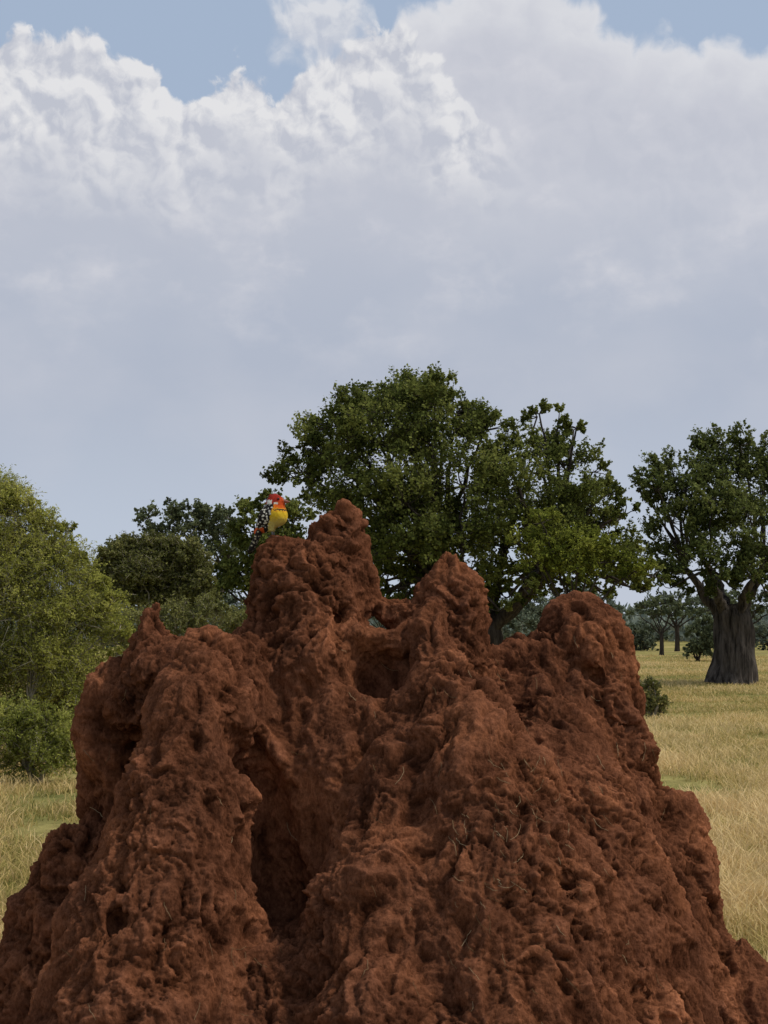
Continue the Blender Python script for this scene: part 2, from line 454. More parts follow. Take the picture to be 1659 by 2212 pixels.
straw_mat = leaf_mat("straw", [(0, (0.12, 0.065, 0.03)), (1, (0.36, 0.25, 0.14))], 0.1)
SV = []; SF = []; ST = []
def add_stem(pts, r, tint):
    b = len(SV)
    for i, p in enumerate(pts):
        for k in range(3):
            an = k*2.094
            SV.append((p[0]+r*math.cos(an), p[1]+r*math.sin(an)*.7, p[2]+r*math.sin(an)*.7)); ST.append(tint)
    for i in range(len(pts)-1):
        for k in range(3):
            SF.append((b+i*3+k, b+i*3+(k+1) % 3, b+i*3+3+(k+1) % 3, b+i*3+3+k))
O = Vector((0, 0, CAM_H))
for i in range(150):
    if i < 90: px, py = rng.normal(1080, 140), rng.normal(1780, 190)
    else: px, py = rng.uniform(60, 1560), rng.uniform(1350, 2200)
    ang = rng.normal(1.2, 0.4); Ls = rng.uniform(12, 45); cur = rng.normal(0, 0.4)
    pts = []
    for t in np.linspace(0, 1, 7):
        a2 = ang+cur*t
        q = at(px+math.cos(a2)*Ls*t, py+math.sin(a2)*Ls*t, 6)
        d = (Vector(q)-O).normalized()
        hit = bvh.ray_cast(O, d)
        if hit[0] is None: break
        pts.append(np.array(hit[0])+np.array(hit[1])*(0.002+0.006*math.sin(t*math.pi)*rng.random()))
    if len(pts) == 7 and max(np.linalg.norm(pts[j+1]-pts[j]) for j in range(6)) < 0.05:
        add_stem(pts, rng.uniform(.0008, .0016), rng.random())
if SV:
    sm = fast_mesh("dry_root_fibres", SV, SF, straw_mat, ST)
    s_o = link("dry_root_fibres", sm, mound); s_o["kind"] = "stuff"

# ------------------------------------------------------------------ BIRD
def bird():
    base = at(596, 1150, 6.48)
    best = None
    for ddx in np.linspace(-0.012, 0.012, 5):
        for dd in np.linspace(6.34, 6.54, 15):
            hh = bvh.ray_cast(Vector((base[0]+ddx, dd, 3.0)), Vector((0, 0, -1)))
            if hh[0] is not None and (best is None or hh[0].z > best.z): best = hh[0]
    print("bird at", best, base)
    root = link("barbet", None, None, best)
    root.empty_display_size = .1
    root.rotation_euler = (0, 0, math.radians(-8))
    root["label"] = "small red-headed yellow barbet with spotted black back perched on mound"
    root["category"] = "bird"
    hh = 0.0025
    g = np.stack(np.meshgrid(np.arange(-.10, .08, hh), np.arange(-.065, .065, hh), np.arange(0, .20, hh), indexing='ij'), -1)
    A = lambda *v: np.array(v, float)
    F = cone_sdf(g, A(-.030, 0, .048), A(.004, 0, .086), .032, .043)
    F = smin(F, cone_sdf(g, A(.014, 0, .078), A(.010, 0, .112), .037, .030), .014)
    F = smin(F, cone_sdf(g, A(-.012, 0, .086), A(-.004, 0, .115), .036, .026), .014)
    F = smin(F, cone_sdf(g, A(.006, 0, .137), A(.014, -.003, .137), .0270, .0225), .018)
    F = smin(F, cone_sdf(g, A(-.012, 0, .158), A(.004, 0, .152), .005, .013), .010)
    F = smin(F, cone_sdf(g, A(.030, -.004, .136), A(.038, -.005, .135), .011, .008), .008)
    F = smin(F, cone_sdf(g, A(-.006, .014, .050), A(-.004, .014, .028), .015, .008), .008)
    F = smin(F, cone_sdf(g, A(-.006, -.014, .050), A(-.004, -.014, .028), .015, .008), .008)
    F = smin(F, cone_sdf(g, A(-.040, 0, .045), A(-.062, 0, .020), .020, .011), .012)
    F = F+0.0016*perlin(g.reshape(-1, 3)*np.array([160, 160, 80]), 3).reshape(F.shape)
    V, Q = surface_nets(F, A(-.10, -.065, 0), hh)
    x, y, z = V[:, 0], V[:, 1], V[:, 2]
    n1 = perlin(V*120, 5)*.008
    col = np.zeros((len(V), 4)); col[:, 3] = 1
    yel = A(.72, .47, .025); pale = A(.60, .50, .16); org = A(.74, .19, .012); red = A(.32, .022, .010); blk = A(.015, .013, .012); wht = A(.72, .68, .58)
    def setc(mask, c): col[mask, :3] = c
    tb = np.clip((z+n1*1.5-.045)/.03, 0, 1)[:, None]
    col[:, :3] = pale*(1-tb)+yel*tb
    t2 = np.clip((z+n1*1.5-.092)/.020, 0, 1)[:, None]
    col[:, :3] = col[:, :3]*(1-t2)+org*t2
    setc((z+n1 > .124), red)
    setc((z+n1 > .108) & (z < .132) & (x > .014), A(.66, .11, .012))
    setc((x+n1 > .026) & (z > .120) & (z < .15), A(.54, .07, .012))
    bm_ = (x+n1*.5 < .002+.25*(z-.10)) & (z < .124)
    setc(bm_, blk)
    sp1, _, sid = worley(V*np.array([95, 95, 95]), 9)
    setc(bm_ & (sp1 < .36), wht)
    setc((np.abs(z+n1*.5-.101) < .0020) & (x > .0) & (sp1 > .30), blk*2)
    setc((x > -.020) & (x < .000) & (np.abs(z-.131+n1*.4) < .009) & (np.abs(y) > .012), wht)
    setc((x > .008) & (x < .022) & (np.abs(z-.126+n1*.3) < .004) & (np.abs(y) > .015), wht*.9)
    setc((x < .002) & (z > .150) & (sp1 < .36), blk*2)
    setc((z < .034) & (x < -.030), A(.65, .12, .03))
    col[:, :3] *= (1+.18*perlin(V*np.array([300, 300, 150]), 12))[:, None]
    fm, fnt = new_mat("plumage"); fa = nd(fnt, 'ShaderNodeAttribute', attribute_name='col')
    fp = nd(fnt, 'ShaderNodeBsdfPrincipled'); fp.inputs['Roughness'].default_value = .8; fp.inputs['Specular IOR Level'].default_value = .15; fnt.links.new(fa.outputs['Color'], fp.inputs['Base Color'])
    fn = nd(fnt, 'ShaderNodeTexNoise'); fn.inputs['Scale'].default_value = 400; fb = nd(fnt, 'ShaderNodeBump'); fb.inputs['Distance'].default_value = .002
    fnt.links.new(fn.outputs[0], fb.inputs['Height']); fnt.links.new(fb.outputs[0], fp.inputs['Normal'])
    fo = nd(fnt, 'ShaderNodeOutputMaterial'); fnt.links.new(fp.outputs[0], fo.inputs[0])
    bo = link("body", fast_mesh("body", V, Q, fm, smooth=True, uvcol=np.clip(col, 0, 1)), root)
    def simple(name, c, r=.4):
        mm, mnt = new_mat(name); p = nd(mnt, 'ShaderNodeBsdfPrincipled'); p.inputs['Roughness'].default_value = r
        nz = nd(mnt, 'ShaderNodeTexNoise'); nz.inputs['Scale'].default_value = 200
        cc = ramp(mnt, nz.outputs[0], [(.3, tuple(k*.75 for k in c)), (.7, c)]); mnt.links.new(cc, p.inputs['Base Color'])
        o = nd(mnt, 'ShaderNodeOutputMaterial'); mnt.links.new(p.outputs[0], o.inputs[0]); return mm
    def sdf_part(name, f, lo, hi, hs, mat, colf=None, parent=bo):
        g = np.stack(np.meshgrid(*[np.arange(lo[i], hi[i], hs) for i in range(3)], indexing='ij'), -1)
        V, Q = surface_nets(f(g), np.array(lo), hs)
        c = colf(V) if colf else None
        return link(name, fast_mesh(name, V, Q, mat, smooth=True, uvcol=c), parent)
    bm = simple("beak_horn", (.30, .12, .08)); em = simple("eye_dark", (.02, .012, .01), .1); lm = simple("leg_skin", (.16, .15, .15), .6)
    def fbk(g):
        a = cone_sdf(g, A(.038, -.005, .137), A(.064, -.009, .1325), .0085, .0012)
        return smin(a, cone_sdf(g, A(.038, -.005, .131), A(.058, -.008, .1295), .0052, .001), .002)
    sdf_part("beak", fbk, (.022, -.020, .116), (.072, .010, .152), .0012, bm)
    for sgn in (1, -1):
        sdf_part("eye", lambda g: np.linalg.norm(g-A(.023, sgn*.0212-.0025, .1435), axis=-1)-.0042, (.015, sgn*.0212-.011, .135), (.031, sgn*.0212+.008, .152), .0009, em)
        def wing(g):
            q = (g-A(-.026, sgn*.0370, .074))
            ca, sa = math.cos(.55), math.sin(.55)
            u = q[..., 0]*ca-q[..., 2]*sa; wz = q[..., 0]*sa+q[..., 2]*ca
            yy = q[..., 1]+sgn*(np.maximum(-wz, 0)*.32+np.maximum(wz, 0)*.2)
            k = np.sqrt((u/(.024+wz*.12))**2+(wz/.050)**2+(yy/.0080)**2)
            return (k-1)*.006
        def wcol(V):
            c = np.zeros((len(V), 4)); c[:, 3] = 1; c[:, :3] = A(.018, .014, .012)
            f, _, i = worley(V*95, 4); c[f < .37, :3] = A(.70, .66, .55)
            return c
        sdf_part("wing", wing, (-.092, min(sgn*.003, sgn*.055), .01), (.03, max(sgn*.003, sgn*.055), .135), .0018, fm, wcol)
        def lf(g):
            f = cone_sdf(g, A(-.004, sgn*.013, .034), A(.000, sgn*.014, .004), .0032, .0022)
            for (tx, ty) in ((.020, .006), (.018, -.007), (-.016, .006), (-.014, -.005)):
                f = smin(f, cone_sdf(g, A(0, sgn*.014, .003), A(tx, sgn*.014+ty, .0015), .0022, .0012), .001)
            return f
        sdf_part("leg", lf, (-.022, sgn*.014-.014, -.004), (.026, sgn*.014+.014, .040), .0012, lm, None, bo)
    def tf(g):
        f = None
        for k in (-1, 0, 1):
            d = cone_sdf(g*A(1, .8, 1), A(-.046, k*.004, .034), A(-.088+abs(k)*.004, k*.010, -.056+abs(k)*.006), .011, .0085)
            f = d if f is None else np.minimum(f, d)
        return f
    def tcol(V):
        c = np.zeros((len(V), 4)); c[:, 3] = 1; c[:, :3] = A(.022, .018, .014)
        f, _, i = worley(V*np.array([90, 90, 120]), 14); c[f < .36, :3] = A(.52, .45, .30)
        return c
    sdf_part("tail", tf, (-.115, -.032, -.08), (-.02, .032, .055), .0018, fm, tcol)
    root.scale = (1.26, 1.26, 1.22)
    root.location = best-Vector((0, 0, .012))
bird()

# ------------------------------------------------------------------ GROUND
ax = np.sign(np.linspace(-1, 1, 161))*np.abs(np.linspace(-1, 1, 161))**3.2*3000
ay = np.concatenate([np.linspace(-40, 80, 161), 80+np.linspace(0, 1, 80)[1:]**2.5*3900])
gxx, gyy = np.meshgrid(ax, ay, indexing='ij')
def gheight(x, y):
    p = np.stack([x, y, x*0], 1)
    return 0.06*perlin(p*0.13, 3)+0.25*perlin(p*0.012, 4)*np.clip(y/200, 0, 1)
gp = np.stack([gxx.ravel(), gyy.ravel(), gheight(gxx.ravel(), gyy.ravel())], 1)
ni, nj = gxx.shape
ii = (np.arange(ni-1)[:, None]*nj+np.arange(nj-1)[None]).ravel()
GF = np.stack([ii, ii+nj, ii+nj+1, ii+1], 1)
m, nt3 = new_mat("savanna_ground"); L3 = nt3.links.new
tcn = nd(nt3, 'ShaderNodeTexCoord')
n1 = nd(nt3, 'ShaderNodeTexNoise'); n1.inputs['Scale'].default_value = .12; n1.inputs['Detail'].default_value = 4; n1.inputs['Roughness'].default_value = .6; L3(tcn.outputs['Object'], n1.inputs['Vector'])
n2 = nd(nt3, 'ShaderNodeTexNoise'); n2.inputs['Scale'].default_value = 2.5; n2.inputs['Detail'].default_value = 6; n2.inputs['Roughness'].default_value = .75; L3(tcn.outputs['Object'], n2.inputs['Vector'])
ca = ramp(nt3, n1.outputs[0], [(.38, (.18, .175, .055)), (.5, (.30, .25, .09)), (.64, (.44, .34, .14))])
cb = ramp(nt3, n2.outputs[0], [(.32, (.50, .5, .45)), (.5, (.95, .95, .95)), (.68, (1.3, 1.28, 1.25))])
mx = nd(nt3, 'ShaderNodeMix', data_type='RGBA', blend_type='MULTIPLY'); mx.inputs[0].default_value = .9; L3(ca, mx.inputs[6]); L3(cb, mx.inputs[7])
vs = nd(nt3, 'ShaderNodeVectorMath', operation='DISTANCE'); L3(tcn.outputs['Object'], vs.inputs[0]); vs.inputs[1].default_value = (0, 6.5, 0)
ms = nd(nt3, 'ShaderNodeMapRange', interpolation_type='SMOOTHSTEP'); ms.inputs[1].default_value = 2.6; ms.inputs[2].default_value = 4.2; ms.inputs[3].default_value = 1; ms.inputs[4].default_value = 0; L3(vs.outputs['Value'], ms.inputs[0])
mx2 = nd(nt3, 'ShaderNodeMix', data_type='RGBA'); L3(ms.outputs[0], mx2.inputs[0]); L3(mx.outputs[2], mx2.inputs[6]); mx2.inputs[7].default_value = (.18, .075, .04, 1)
bb = nd(nt3, 'ShaderNodeBump'); bb.inputs['Distance'].default_value = .1; L3(n2.outputs[0], bb.inputs['Height'])
pp = nd(nt3, 'ShaderNodeBsdfDiffuse')
L3(mx2.outputs[2], pp.inputs['Color']); L3(bb.outputs[0], pp.inputs['Normal'])
o3 = nd(nt3, 'ShaderNodeOutputMaterial'); L3(pp.outputs[0], o3.inputs[0])
ground = link("ground", fast_mesh("ground", gp, GF, m, smooth=True)); ground["kind"] = "structure"
def gz_at(x, y): return float(gheight(np.array([x]), np.array([y]))[0])

def grass(name, ntuft, d0, d1, blades, mat, seed, pw=1.0, vis=0.8, label=None):
    r = np.random.default_rng(seed)
    d = d0*(d1/d0)**(r.random(ntuft)**pw)
    sgn = np.where(r.random(ntuft) < .62, 1, -1)
    azs = np.where(r.random(ntuft) < vis, sgn*np.radians(r.uniform(7.5, 20, ntuft)), np.radians(r.uniform(-24, 24, ntuft)))
    x = d*np.tan(azs); y = d
    keep = ((x/2.4)**2+((y-6.5)/2.6)**2) > 1
    p3 = np.stack([x, y, x*0], 1)
    n_a = perlin(p3*.6, 15); n_b = perlin(p3*.16, 16); n_c = perlin(p3*.05, 17); n_d = perlin(p3*1.6, 18)
    nn = n_a*.75+n_b*.6+n_c*.3
    keep &= n_a+.5*n_b+.3*n_d > -0.30
    x, y, nn, d, n_b = x[keep], y[keep], nn[keep], d[keep], n_b[keep]
    N = len(x); K = blades
    tx = np.repeat(x, K); ty = np.repeat(y, K); nd_ = np.repeat(d, K); tn = np.repeat(nn, K); tr = np.repeat(r.random(N), K)
    M = N*K
    sp = 0.06+0.006*nd_
    bx = tx+r.normal(0, 1, M)*sp; by = ty+r.normal(0, 1, M)*sp
    zz = gheight(bx, by)-.01
    hgt = .20-.10*np.clip((nd_-10)/25, 0, 1)
    hh = hgt*(0.35+0.9*r.random(M))*(0.35+1.1*tr)*np.clip(1+0.9*tn, .35, 1.9)
    ww = (.006+.00032*nd_)*(0.7+0.6*r.random(M))
    an = r.uniform(0, 2*np.pi, M); le = r.random(M)*1.0*hh+.03
    lx, ly = np.cos(an)*le, np.sin(an)*le
    fa = r.uniform(-.7, .7, M); wx, wy = np.cos(fa)*ww/2, np.sin(fa)*ww/2
    P = np.zeros((M, 6, 3))
    P[:, 0] = np.stack([bx-wx, by-wy, zz], 1); P[:, 1] = np.stack([bx+wx, by+wy, zz], 1)
    mxx, myy, mz = bx+lx*.35, by+ly*.35, zz+hh*.6
    P[:, 2] = np.stack([mxx+wx*.8, myy+wy*.8, mz], 1); P[:, 3] = np.stack([mxx-wx*.8, myy-wy*.8, mz], 1)
    ex, ey, ez = bx+lx, by+ly, zz+hh*(1-.15*r.random(M))
    P[:, 4] = np.stack([ex+wx*.25, ey+wy*.25, ez], 1); P[:, 5] = np.stack([ex-wx*.25, ey-wy*.25, ez], 1)
    base = np.arange(M)*6
    F = np.concatenate([np.stack([base, base+1, base+2, base+3], 1), np.stack([base+3, base+2, base+4, base+5], 1)])
    t = np.clip(.63+tn*.9+(tr-.5)*.8+r.normal(0, .16, M)-.20*np.clip((nd_-18)/22, 0, 1), 0, 1)
    T = np.repeat(t, 6)
    o = link(name, fast_mesh(name, P.reshape(-1, 3), F, mat, T)); o["kind"] = "stuff"
    o["label"] = label; o["category"] = "grass"
gm = leaf_mat("dry_grass_blades", [(0, (.17, .175, .045)), (.3, (.36, .30, .095)), (.6, (.60, .44, .17)), (1, (.80, .60, .30))], .35)
grass("dry_grass", 32000, 8.2, 120, 13, gm, 3, 1.1, .72, label="golden and olive dry savanna grass in uneven tufts")

# ------------------------------------------------------------------ TREES
def tube(path, rad, seg=7, flute=0, nf=9, seed=0):
    path = np.asarray(path, float); n = len(path)
    T = np.gradient(path, axis=0); T /= np.linalg.norm(T, axis=1)[:, None]+1e-9
    ref = np.array([0.0, 1.0, 0.05]) if abs(T[0][1]) < .8 else np.array([1.0, 0, 0])
    U = np.cross(T, ref); U /= np.linalg.norm(U, axis=1)[:, None]+1e-9
    W = np.cross(T, U)
    th = np.linspace(0, 2*np.pi, seg, endpoint=False)
    V = []
    for i in range(n):
        r = rad[i]*np.ones(seg)
        if flute:
            r = r*(1+flute*np.sin(th*nf+seed+.6*math.sin(i*.9))+flute*.7*np.sin(th*nf*1.7+i*.35+seed*2)+.04*np.sin(th*2+i))
        V.append(path[i]+np.outer(r*np.cos(th), U[i])+np.outer(r*np.sin(th), W[i]))
    V = np.concatenate(V)
    i0 = np.arange(n-1)[:, None]*seg; k = np.arange(seg)[None]
    k2 = (k+1) % seg
    F = np.stack([(i0+k), (i0+k2), (i0+seg+k2), (i0+seg+k)], -1).reshape(-1, 4)
    return V, F
def bez(a, b, c, n, r, wob):
    t = np.linspace(0, 1, n)[:, None]
    p = (1-t)**2*a+2*t*(1-t)*b+t*t*c
    w_ = r.normal(0, 1, (n, 3))*wob; w_[0] = 0; w_[-1] = 0
    return p+w_
def unit(v): return v/(np.linalg.norm(v, axis=-1, keepdims=True)+1e-9)
def tree(name, label, category, bx, d, trunk_r, fork_h, lobes, leafmat, barkmat, leaf=(.16, .10), dens=9, sprays=8, leaves=10,
         flute=0, seed=1, flat=.85, limb_r=None, back=0.0, lean=0.0, gap=-.25, tintb=0.0, stems=1, group=None, twig_r=.012, clump=.30, seg=12, outw=.9, majors=0, maj=(2.2, 2.2, .4), droop=0.0, slen=1.0):
    r = np.random.default_rng(seed)
    base = at(bx, 1361+6687/d, d); base[2] = gz_at(base[0], d)-.05
    root = link(name, None, None, base); root.empty_display_size = .5
    root["label"] = label; root["category"] = category
    if group: root["group"] = group
    LB = []
    for l in lobes:
        px, py, R = l[:3]; dd = l[3] if len(l) > 3 else r.uniform(-.4, .4)*R*um(d)*1.2
        dn = l[4] if len(l) > 4 else 1.0
        LB.append((at(px, py, d+dd)-base, R*um(d), dn))
        if back and dn >= .8: LB.append((at(px+r.uniform(-.3, .3)*R, py+.15*R, d+dd+back)-base, R*um(d)*.95, .7))
    TV = []; TF = []; off = 0
    def addt(path, rad, seg=7, fl=0, nf=9):
        nonlocal off
        V, F = tube(path, rad, seg, fl, nf, seed); TV.append(V); TF.append(F+off); off += len(V)
    fork = np.array([lean, 0, fork_h])
    forks = []
    for s in range(stems):
        if stems == 1:
            nR = 14; t = np.linspace(0, 1, nR)
            path = np.outer(t, fork); path[:, 0] += np.sin(t*3)*trunk_r*.15
            rad = trunk_r*(1.0+.22*np.exp(-t*9)-.16*t)
            if majors: rad[-2:] *= [.93, .72]
            addt(path, rad, 40 if flute else seg, flute)
            if majors:
                for q in range(majors):
                    an = q/majors*6.28+r.uniform(-.3, .3)+.3
                    e = fork+np.array([math.cos(an)*maj[0], math.sin(an)*maj[0], maj[1]])*r.uniform(.8, 1.15)
                    s0 = fork+np.array([math.cos(an)*.4, math.sin(an)*.4, -.5])*trunk_r
                    addt(bez(s0, s0*.45+e*.55+np.array([0, 0, -.1*maj[1]]), e, 9, r, .05), np.linspace(maj[2], maj[2]*.45, 9), 12)
                    forks.append(e)
            else: forks.append(fork)
        else:
            an = s/stems*6.28+r.random(); e = np.array([math.cos(an)*fork_h*.6, math.sin(an)*fork_h*.6, fork_h*(.8+.4*r.random())])
            addt(bez(np.array([0, 0, 0.0]), e*.4+np.array([0, 0, .2*fork_h]), e, 7, r, .02), np.linspace(trunk_r, trunk_r*.6, 7), 7)
            forks.append(e)
    lr = limb_r or trunk_r*.42
    cl_c = []; cl_r = []; cl_t = []; cl_o = []
    for (C, R, dn) in LB:
        fk = forks[np.argmin([np.linalg.norm(f-C) for f in forks])]
        midp = fk*.5+C*.5; midp[2] = fk[2]*.25+C[2]*.75 if C[2] > fk[2]+1 else midp[2]+.1*R; midp[:2] = fk[:2]*.45+C[:2]*.55
        n = 9; start = fk-(0 if majors else 1)*np.array([0, 0, .1*fork_h])
        addt(bez(start, midp, C, n, r, R*.05), np.linspace(lr*(.7+.3*r.random()), lr*.18+.01, n), 8)
        nc = max(4, int(dens*R*R*dn))
        v = unit(r.normal(0, 1, (nc, 3))); v[:, 2] = np.where(v[:, 2] < -.45, -v[:, 2]*.6, v[:, 2])
        rr = R*(.35+.65*r.random(nc)**.5)
        P = C+v*rr[:, None]*np.array([1, 1, flat])
        keep = perlin(P*(1.1/R)+seed*3.1, 60) > gap
        P = P[keep]; v = v[keep]
        nbr = len(P) if len(P) <= 12 else int(min(len(P), 40)*.35)
        for p in P[:nbr]:
            q = bez(C, (C+p)/2+r.normal(0, R*.1, 3), p, 5, r, R*.02)
            addt(q, np.linspace(lr*.17+.008, .008+lr*.03, 5), 5)
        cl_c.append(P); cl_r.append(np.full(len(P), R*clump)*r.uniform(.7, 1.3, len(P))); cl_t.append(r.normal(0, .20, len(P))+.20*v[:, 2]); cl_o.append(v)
    P = np.concatenate(cl_c); Rc = np.concatenate(cl_r); Tc = np.concatenate(cl_t); Oc = np.concatenate(cl_o)
    Sx = np.repeat(P, sprays, 0)+r.normal(0, 1, (len(P)*sprays, 3))*np.repeat(Rc, sprays)[:, None]*.45
    D = unit(np.repeat(Oc, sprays, 0)*outw+r.normal(0, .75, (len(Sx), 3))+np.array([0, 0, .25]))
    Ls = np.repeat(Rc, sprays)*r.uniform(.5, 1.5, len(Sx))*slen
    Tt = np.repeat(Tc, sprays)
    E = Sx+D*Ls[:, None]; E[:, 2] -= droop*Ls
    Mi = Sx+D*Ls[:, None]*.5; Mi[:, 2] -= droop*Ls*.25
    u = unit(np.cross(D, np.array([.3, .5, .8]))); v2 = np.cross(D, u)
    o3_ = [u, (-.5*u+.87*v2), (-.5*u-.87*v2)]
    tv = np.stack([Sx+q*twig_r for q in o3_]+[Mi+q*twig_r*.65 for q in o3_]+[E+q*twig_r*.3 for q in o3_], 1).reshape(-1, 3)
    b = np.arange(len(Sx))*9
    tf = np.concatenate([np.stack([b+j+i, b+j+(i+1) % 3, b+j+3+(i+1) % 3, b+j+3+i], 1) for i in range(3) for j in (0, 3)])
    TV.append(tv); TF.append(tf+off); off += len(tv)
    link("trunk", fast_mesh("trunk", np.concatenate(TV), np.concatenate(TF), barkmat, smooth=True), root)
    n = len(Sx)*leaves
    t = r.random(n)
    c = np.repeat(Sx, leaves, 0)+np.repeat(D*Ls[:, None], leaves, 0)*t[:, None]+r.normal(0, 1, (n, 3))*np.repeat(Ls, leaves)[:, None]*.14/slen
    c[:, 2] -= droop*np.repeat(Ls, leaves)*t*t
    N = unit(r.normal(0, .8, (n, 3))+np.array([0, 0, .7]))
    U = unit(np.cross(N, r.normal(0, 1, (n, 3)))); W = np.cross(N, U)
    s = r.uniform(.6, 1.3, n)[:, None]
    a, bb_ = leaf[0]/2*s, leaf[1]/2*s
    V = np.stack([c+U*a, c+W*bb_, c-U*a, c-W*bb_], 1).reshape(-1, 3)
    F = np.arange(n*4).reshape(-1, 4)
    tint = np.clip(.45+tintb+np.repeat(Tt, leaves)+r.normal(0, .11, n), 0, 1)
    link("crown", fast_mesh("crown", V, F, leafmat, np.repeat(tint, 4)), root)
    if n > 50000: print(name, "leaves", n)
    return root

dark = leaf_mat("dark_green_leaves", [(0, (.040, .050, .013)), (.5, (.130, .150, .036)), (1, (.28, .29, .075))], .32)
baol = leaf_mat("baobab_leaves", [(0, (.042, .052, .017)), (.5, (.120, .142, .040)), (1, (.24, .26, .078))], .32)
bright = leaf_mat("fresh_green_leaves", [(0, (.08, .10, .016)), (.5, (.21, .23, .038)), (1, (.34, .345, .065))], .3)
brighto = leaf_mat("yellow_green_leaves", [(0, (.13, .15, .028)), (.5, (.30, .315, .065)), (1, (.48, .47, .12))], .38)
olive = leaf_mat("olive_leaves", [(0, (.12, .13, .025)), (.5, (.33, .335, .068)), (1, (.56, .53, .14))], .38)
olived = leaf_mat("dull_olive_leaves", [(0, (.07, .075, .022)), (.5, (.155, .158, .046)), (1, (.27, .26, .085))], .3)
hazy = leaf_mat("hazed_distant_leaves", [(0, (.09, .115, .072)), (.5, (.155, .18, .12)), (1, (.22, .24, .165))], .25)  # aerial haze mixed into the leaf colour
hazyd = leaf_mat("hazy_dark_leaves", [(0, (.07, .085, .048)), (.5, (.135, .155, .078)), (1, (.22, .24, .12))], .28)  # darker green, distance haze put into the colour as well
bark = bark_mat("dark_bark", (.028, .022, .018), (.075, .062, .050))
bark_b = bark_mat("baobab_bark", (.025, .021, .018), (.145, .122, .104), 1.8, 1.0, .2)
bark_g = bark_mat("grey_thorn_bark", (.15, .13, .09), (.34, .30, .22))

tree("broadleaf_tree", "very large dark green spreading tree with dense rounded crown", "tree", 1050, 50, .6, 2.6,
 [(915,850,72,0),(860,865,78,1),(940,875,75,-1),(790,890,75,0),(725,920,65,0),(680,970,62,0),(655,1025,60,0),(740,1010,90,0),(830,960,110,-1),(930,960,100,-1),(985,895,60,0),
  (1045,930,65,0),(1080,985,70,-1),(1165,895,34,0,.8),(1205,912,38,.5,.6),(1245,925,26,0,.8),(1160,970,75,0,.8),(1215,1005,70,0,.8),(1280,1020,48,0,.7),(1300,1070,50,0),
  (1000,1050,110,-2),(880,1090,110,-2.5),(780,1110,95,-1),(1120,1080,110,-1.5),(1220,1110,95,-1),(700,1090,60,0),
  (1000,1160,100,-2.5),(880,1200,95,-2),(1110,1170,95,-2),(1290,1150,75,0),(1340,1200,60,.5),(790,1190,80,-1),(1020,1250,70,-1.5),(1130,1235,55,-1),(930,1270,60,0),(1400,1240,45,1),(1350,1110,40,0),
  (1200,1225,60,-1),(1270,1235,55,-1),(1080,1275,45,-1),(1340,1255,45,0),(1060,1300,38,-1),(1170,1265,38,-1.5),(1235,1272,36,-1.5),(1300,1275,34,-1),
  (860,1270,50,-1),(820,1250,50,-1),(800,1290,40,0),(1100,1285,42,-2.5),(1140,1285,36,-2.5),(980,1300,45,0),(1380,1275,30,0),(850,1310,38,-1),(890,1300,38,-1),(1080,1320,34,-2)],
 dark, bark, leaf=(.125, .088), dens=12, sprays=10, leaves=17, seed=11, back=2.6, gap=-.16, flute=.04, clump=.27, limb_r=.10, majors=6, maj=(2.4, 1.9, .24))
tree("acacia_tree", "fresh yellow-green acacia with layered crown", "tree", 1240, 43, .2, 2.4,
 [(1170,1130,42),(1200,1170,50),(1250,1190,55),(1160,1215,48),(1310,1215,50),(1230,1235,45),(1120,1175,38),(1370,1235,35),(1290,1170,38)],
 bright, bark, leaf=(.11, .055), dens=55, sprays=9, leaves=15, seed=12, flat=.6, gap=-.2, clump=.34, limb_r=.05)
tree("baobab_tree", "baobab with thick fluted grey trunk and dark spreading crown", "baobab tree", 1580, 58, .88, 3.3,
 [(1560,960,42),(1510,975,42),(1450,1010,48),(1410,1040,40),(1600,960,40),(1650,975,45),(1560,1020,70),(1480,1060,65),(1640,1040,70),(1720,1010,70),(1780,1080,80),(1420,1100,48),
  (1400,1160,45,0),(1500,1130,60),(1590,1110,75),(1690,1130,80),(1440,1200,48),(1520,1200,55,-2.5),(1600,1190,60,-2.5),(1660,1210,55,-2),(1480,1240,45,-2.5),(1560,1245,42,-3),(1620,1250,42,-3),(1430,1250,38),(1760,1190,70),(1380,1060,25,0,.6),
  (1540,1090,60,-2),(1620,1120,60,-2),(1380,1210,35),(1690,1260,45,-1),(1515,1275,30,-2.5),(1655,1280,32,-2.5),(1590,1275,28,-3),(1450,1130,50,-1.5),(1450,1270,32,-1),(1420,1060,40,-1)],
 baol, bark_b, leaf=(.13, .09), dens=19, sprays=9, leaves=17, seed=13, flute=.06, limb_r=.08, gap=-.15, clump=.30, majors=5, maj=(1.8, 1.5, .25))
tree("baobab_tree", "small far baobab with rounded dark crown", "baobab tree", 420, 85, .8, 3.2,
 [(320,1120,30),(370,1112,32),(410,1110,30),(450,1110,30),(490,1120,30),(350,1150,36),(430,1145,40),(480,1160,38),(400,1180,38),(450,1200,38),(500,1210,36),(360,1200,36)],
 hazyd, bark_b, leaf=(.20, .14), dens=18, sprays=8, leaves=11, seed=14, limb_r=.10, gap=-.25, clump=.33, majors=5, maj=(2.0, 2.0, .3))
tree("broadleaf_tree", "mid-sized dark leafy tree beside the mound", "tree", 560, 70, .4, 3.0,
 [(545,1105,34),(580,1085,28),(600,1120,40),(540,1150,42),(515,1180,38),(570,1200,55),(520,1240,48),(640,1120,40),(640,1200,50),(490,1235,34),(560,1270,45),(620,1160,45),(500,1275,40),(470,1265,30)],
 dark, bark, leaf=(.17, .12), dens=24, sprays=8, leaves=12, seed=15, gap=-.25, clump=.3, limb_r=.1)
